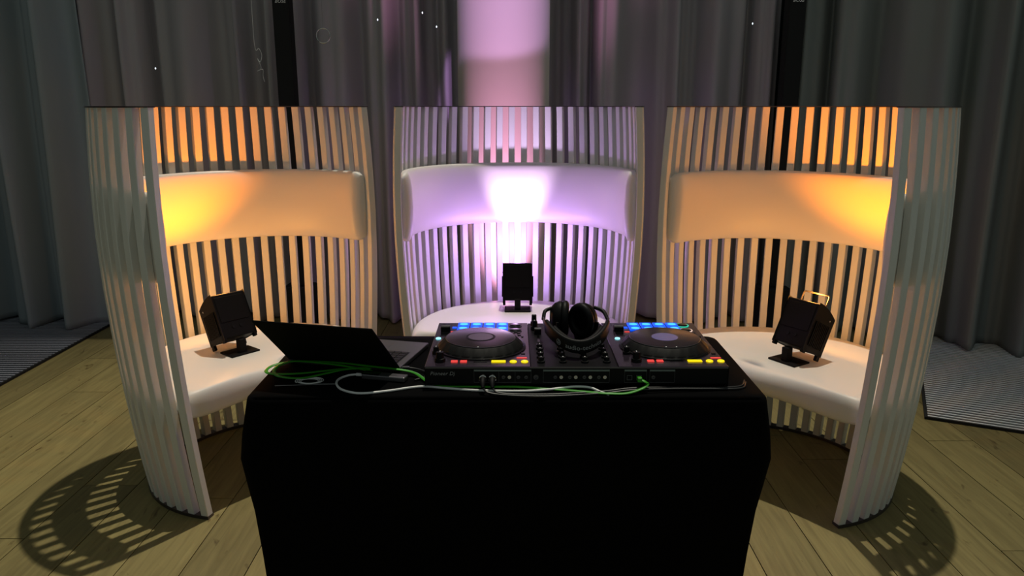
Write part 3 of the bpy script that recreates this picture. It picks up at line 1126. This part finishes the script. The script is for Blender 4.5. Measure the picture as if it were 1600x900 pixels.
w = thing('white_cable', 'white cable looping from the metal hub along the controller', 'cable', (0, 0, 0))
zc = TZ + 0.0032
pts = spline([(-0.364, 1.7815, zc + 0.004), (-0.385, 1.787, zc + 0.003), (-0.405, 1.783, zc + 0.001), (-0.420, 1.760, zc), (-0.417, 1.727, zc), (-0.395, 1.690, zc), (-0.350, 1.668, zc),
              (-0.29, 1.683, zc), (-0.215, 1.712, zc), (-0.15, 1.700, zc), (-0.08, 1.687, zc), (0.02, 1.683, zc), (0.08, 1.686, zc + 0.002), (0.14, 1.697, zc + 0.005), (0.18, 1.696, zc + 0.004), (0.205, 1.678, zc), (0.222, 1.661, zc)], 8)
MB().tube(pts, 0.0028, 8).build('cord', M['whitecable'], w, smooth=True)
MB().tube([(-0.363, 1.7812, zc + 0.0042), (-0.372, 1.7832, zc + 0.004), (-0.381, 1.786, zc + 0.0035)], 0.0042, 10).build('plug', M['whitecable'], w, smooth=True)

sc = thing('earphone_wire', 'thin white wire coiled under the green cable', 'cable', (-0.487, 1.752, z0 + 0.0012))
pp = []
for i in range(120):
    a = 2 * pi * 3.6 * i / 119
    r = 0.018 + 0.014 * i / 119
    pp.append((r * 1.1 * cos(a), r * 0.75 * sin(a), 0.0004 * a / 6))
MB().tube(pp, 0.0009, 6).build('coil', M['whitecable'], sc, smooth=True)
MB().tube(spline([(-0.075, -0.032, 0), (-0.03, -0.028, 0), (0.02, -0.022, 0.0), (0.072, -0.020, 0)], 6), 0.0008, 6).build('wire_end', M['greyprint'], sc, smooth=True)

g = thing('green_cable', 'flat green cable coiled before the laptop and plugged into the controller', 'cable')
zg = TZ + 0.0045
pts = spline([(-0.345, 1.803, zg + 0.004), (-0.42, 1.812, zg + 0.016), (-0.50, 1.828, zg + 0.020), (-0.555, 1.850, zg + 0.014), (-0.588, 1.838, zg + 0.006), (-0.590, 1.808, zg), (-0.565, 1.776, zg),
              (-0.51, 1.766, zg), (-0.46, 1.786, zg + 0.004), (-0.41, 1.802, zg + 0.010), (-0.36, 1.806, zg + 0.012), (-0.355, 1.8065, zg + 0.008), (-0.42, 1.815, zg + 0.006), (-0.52, 1.80, zg), (-0.585, 1.795, zg), (-0.612, 1.815, zg),
              (-0.605, 1.85, zg + 0.003), (-0.56, 1.868, zg + 0.008), (-0.50, 1.850, zg + 0.014), (-0.42, 1.825, zg + 0.018), (-0.35, 1.802, zg + 0.018), (-0.29, 1.799, zg + 0.012), (-0.24, 1.788, zg + 0.006), (-0.20, 1.740, zg),
              (-0.165, 1.712, zg), (-0.10, 1.708, zg), (-0.05, 1.699, zg + 0.003), (0.02, 1.698, zg + 0.003), (0.10, 1.690, zg), (0.16, 1.677, zg), (0.215, 1.664, zg), (0.262, 1.664, zg), (0.298, 1.676, zg + 0.006), (0.314, 1.684, zg + 0.014), (0.309, 1.686, zg + 0.020), (0.2985, 1.692, zg + 0.0235)], 8)
MB().tube(pts, 0.0024, 8, flat=1.9).build('cord', M['green'], g, smooth=True)
MB().box(0.2915, 0.3025, 1.686, 1.7025, TZ + 0.0225, TZ + 0.0335).build('plug', M['green'], g, bevel=0.002)

for i, (xx, lab) in enumerate(((-0.219, 'black audio lead plugged into the first socket beside the controller lettering'),
                               (-0.197, 'black audio lead plugged into the second socket from the controller lettering'))):
    a = thing('audio_cable', lab, 'cable', (0, 0, 0), group='audio leads in the controller sockets')
    X = CX + xx
    Y0 = CY - HD
    MB().lathe([(0.0040, 0.0), (0.0092, 0.001), (0.0092, 0.008), (0.007, 0.009)], 18).xform(Matrix.Translation((X, Y0 - 0.001, TZ + 0.030)) @ Matrix.Rotation(pi / 2 + 0.15, 4, 'X')).build('plug_collar', M['chrome'], a, smooth=True)
    MB().tube(spline([(X, Y0 - 0.008, TZ + 0.029), (X, Y0 - 0.024, TZ + 0.024), (X + 0.001, Y0 - 0.036, TZ + 0.016)], 5), [0.0075, 0.0075, 0.0075, 0.0072, 0.007, 0.0065, 0.006, 0.0055, 0.005, 0.0045, 0.0038], 12).build('plug_body', M['rubber'], a, smooth=True)
    o = 0.012 * i
    pts = spline([(X, Y0 - 0.033, TZ + 0.018), (X + 0.012, Y0 - 0.042, TZ + 0.008), (X + 0.05, Y0 - 0.049 + o * 0.4, TZ + 0.004), (X + 0.13, Y0 - 0.056 + o, TZ + 0.0035), (0.14, 1.655 + o, TZ + 0.0035), (0.22, 1.668 + o, TZ + 0.0040 + 0.006 * 0), (0.28, 1.676 + o, TZ + 0.008), (0.38, 1.686 + o * 0.7, TZ + 0.0075), (0.45, 1.690 + o * 0.5, TZ + 0.006), (0.535, 1.70 + o, TZ + 0.0035), (0.56, 1.74 + o, TZ + 0.0035)], 8)
    MB().tube(pts, 0.0022, 8).build('cord', M['blackcable'], a, smooth=True)

pl = thing('power_lead', 'short dark lead between the laptop and the controller', 'cable')
MB().tube(spline([(-0.283, 1.835, TZ + 0.008), (-0.262, 1.832, TZ + 0.008), (-0.235, 1.826, TZ + 0.006), (-0.212, 1.805, TZ + 0.004), (-0.214, 1.775, TZ + 0.0035), (-0.235, 1.755, TZ + 0.0035)], 8), 0.0024, 8).build('cord', M['blackcable'], pl, smooth=True)
MB().box(-0.279, -0.258, 1.829, 1.839, TZ + 0.005, TZ + 0.011).build('plug', M['gunmetal'], pl, bevel=0.001)


# ------------------------------------------------------------------ column loudspeakers between the curtains
def speaker(x, y, rz, label):
    t = thing('column_speaker', label, 'loudspeaker', (x, y, 0), rz)
    MB().box(-0.05, 0.05, -0.045, 0.045, 0.30, 2.06).build('column_array', M['matblack'], t, bevel=0.008)
    MB().box(-0.044, 0.044, -0.048, -0.044, 0.32, 2.04).build('grille', M['matblack'], t, bevel=0.001)
    MB().box(-0.09, 0.09, -0.10, 0.07, 0.0, 0.30).build('bass_box', M['matblack'], t, bevel=0.01)
    MB().lathe([(0.012, 0), (0.012, 0.012), (0.006, 0.012), (0.006, 0.004), (0.0005, 0.004)], 14).xform(Matrix.Translation((0.01, -0.10, 0.13)) @ Matrix.Rotation(pi / 2, 4, 'X')).build('connector', M['chrome'], t, smooth=True)
    me = text_mesh('BOSE', 0.026, 0.0005, 'CENTER', shear=0.3, spacing=1.05)
    link('maker_lettering', me, M['white'], t, (0, -0.0486, 1.977), (pi / 2, 0, 0))
    return t


speaker(-1.336, 4.74, 0, 'slim black column loudspeaker between curtains behind the laptop-side chair')
speaker(1.636, 4.70, 0, 'slim black column loudspeaker between curtains behind the wire-handled uplight')


# ------------------------------------------------------------------ little things hanging before the curtains
YH = 4.62
x, z = -1.081, 1.789
r_ = thing('hanging_ring', 'thin silvery ring hanging on a thread before the grey curtain', 'ring', (x, YH, z))
pts = [(0.040 * cos(2 * pi * i / 40), 0, 0.040 * sin(2 * pi * i / 40)) for i in range(40)]
MB().tube(pts, 0.0028, 6, closed=True).build('hoop', M['chrome'], r_, smooth=True)
MB().tube([(0, 0, 0.04), (0, 0, 3.2 - z)], 0.0005, 5).build('thread', M['thread'], r_)

for (x, z, lab) in ((-0.766, 1.876, 'tiny bead with emissive glint hanging nearest the silvery ring'), (-0.510, 1.914, 'tiny bead with emissive glint, upper one beside the pink-lit column'),
                    (-0.431, 1.838, 'tiny bluish bead with emissive glint just beside the pink-lit column'), (-2.061, 1.609, 'tiny bead with emissive glint above the amber-lit chair beside the laptop'),
                    (1.373, 1.855, 'tiny bead with emissive glint before the curtain near the far speaker column')):
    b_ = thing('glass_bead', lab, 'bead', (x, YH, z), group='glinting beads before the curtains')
    MB().lathe([(0.0005, -0.006), (0.003, -0.003), (0.0042, 0.0), (0.003, 0.004), (0.0008, 0.006)], 10).build('bead', M['beadglow'], b_, smooth=True)
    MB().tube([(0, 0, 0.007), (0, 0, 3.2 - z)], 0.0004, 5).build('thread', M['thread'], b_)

x, z = -1.463, 1.634
tg = thing('thread_tangle', 'tangled pale thread hanging before the curtain beside a speaker column', 'thread', (x, YH, z))
rr = random.Random(11)
pts = [(-0.015, 0, 3.2 - z), (-0.016, 0, 0.4), (-0.015, 0, 0.1), (0.008, 0, 0.085), (0.02, 0.005, 0.05), (0.012, -0.005, 0.01), (-0.005, 0, 0.03), (0.012, 0.004, -0.02), (-0.01, 0, -0.04), (0.022, 0, -0.03), (0.02, 0.003, -0.07), (0.028, 0, -0.10)]
MB().tube(spline(pts, 6), 0.0011, 5).build('strand', M['whitecable'], tg, smooth=True)
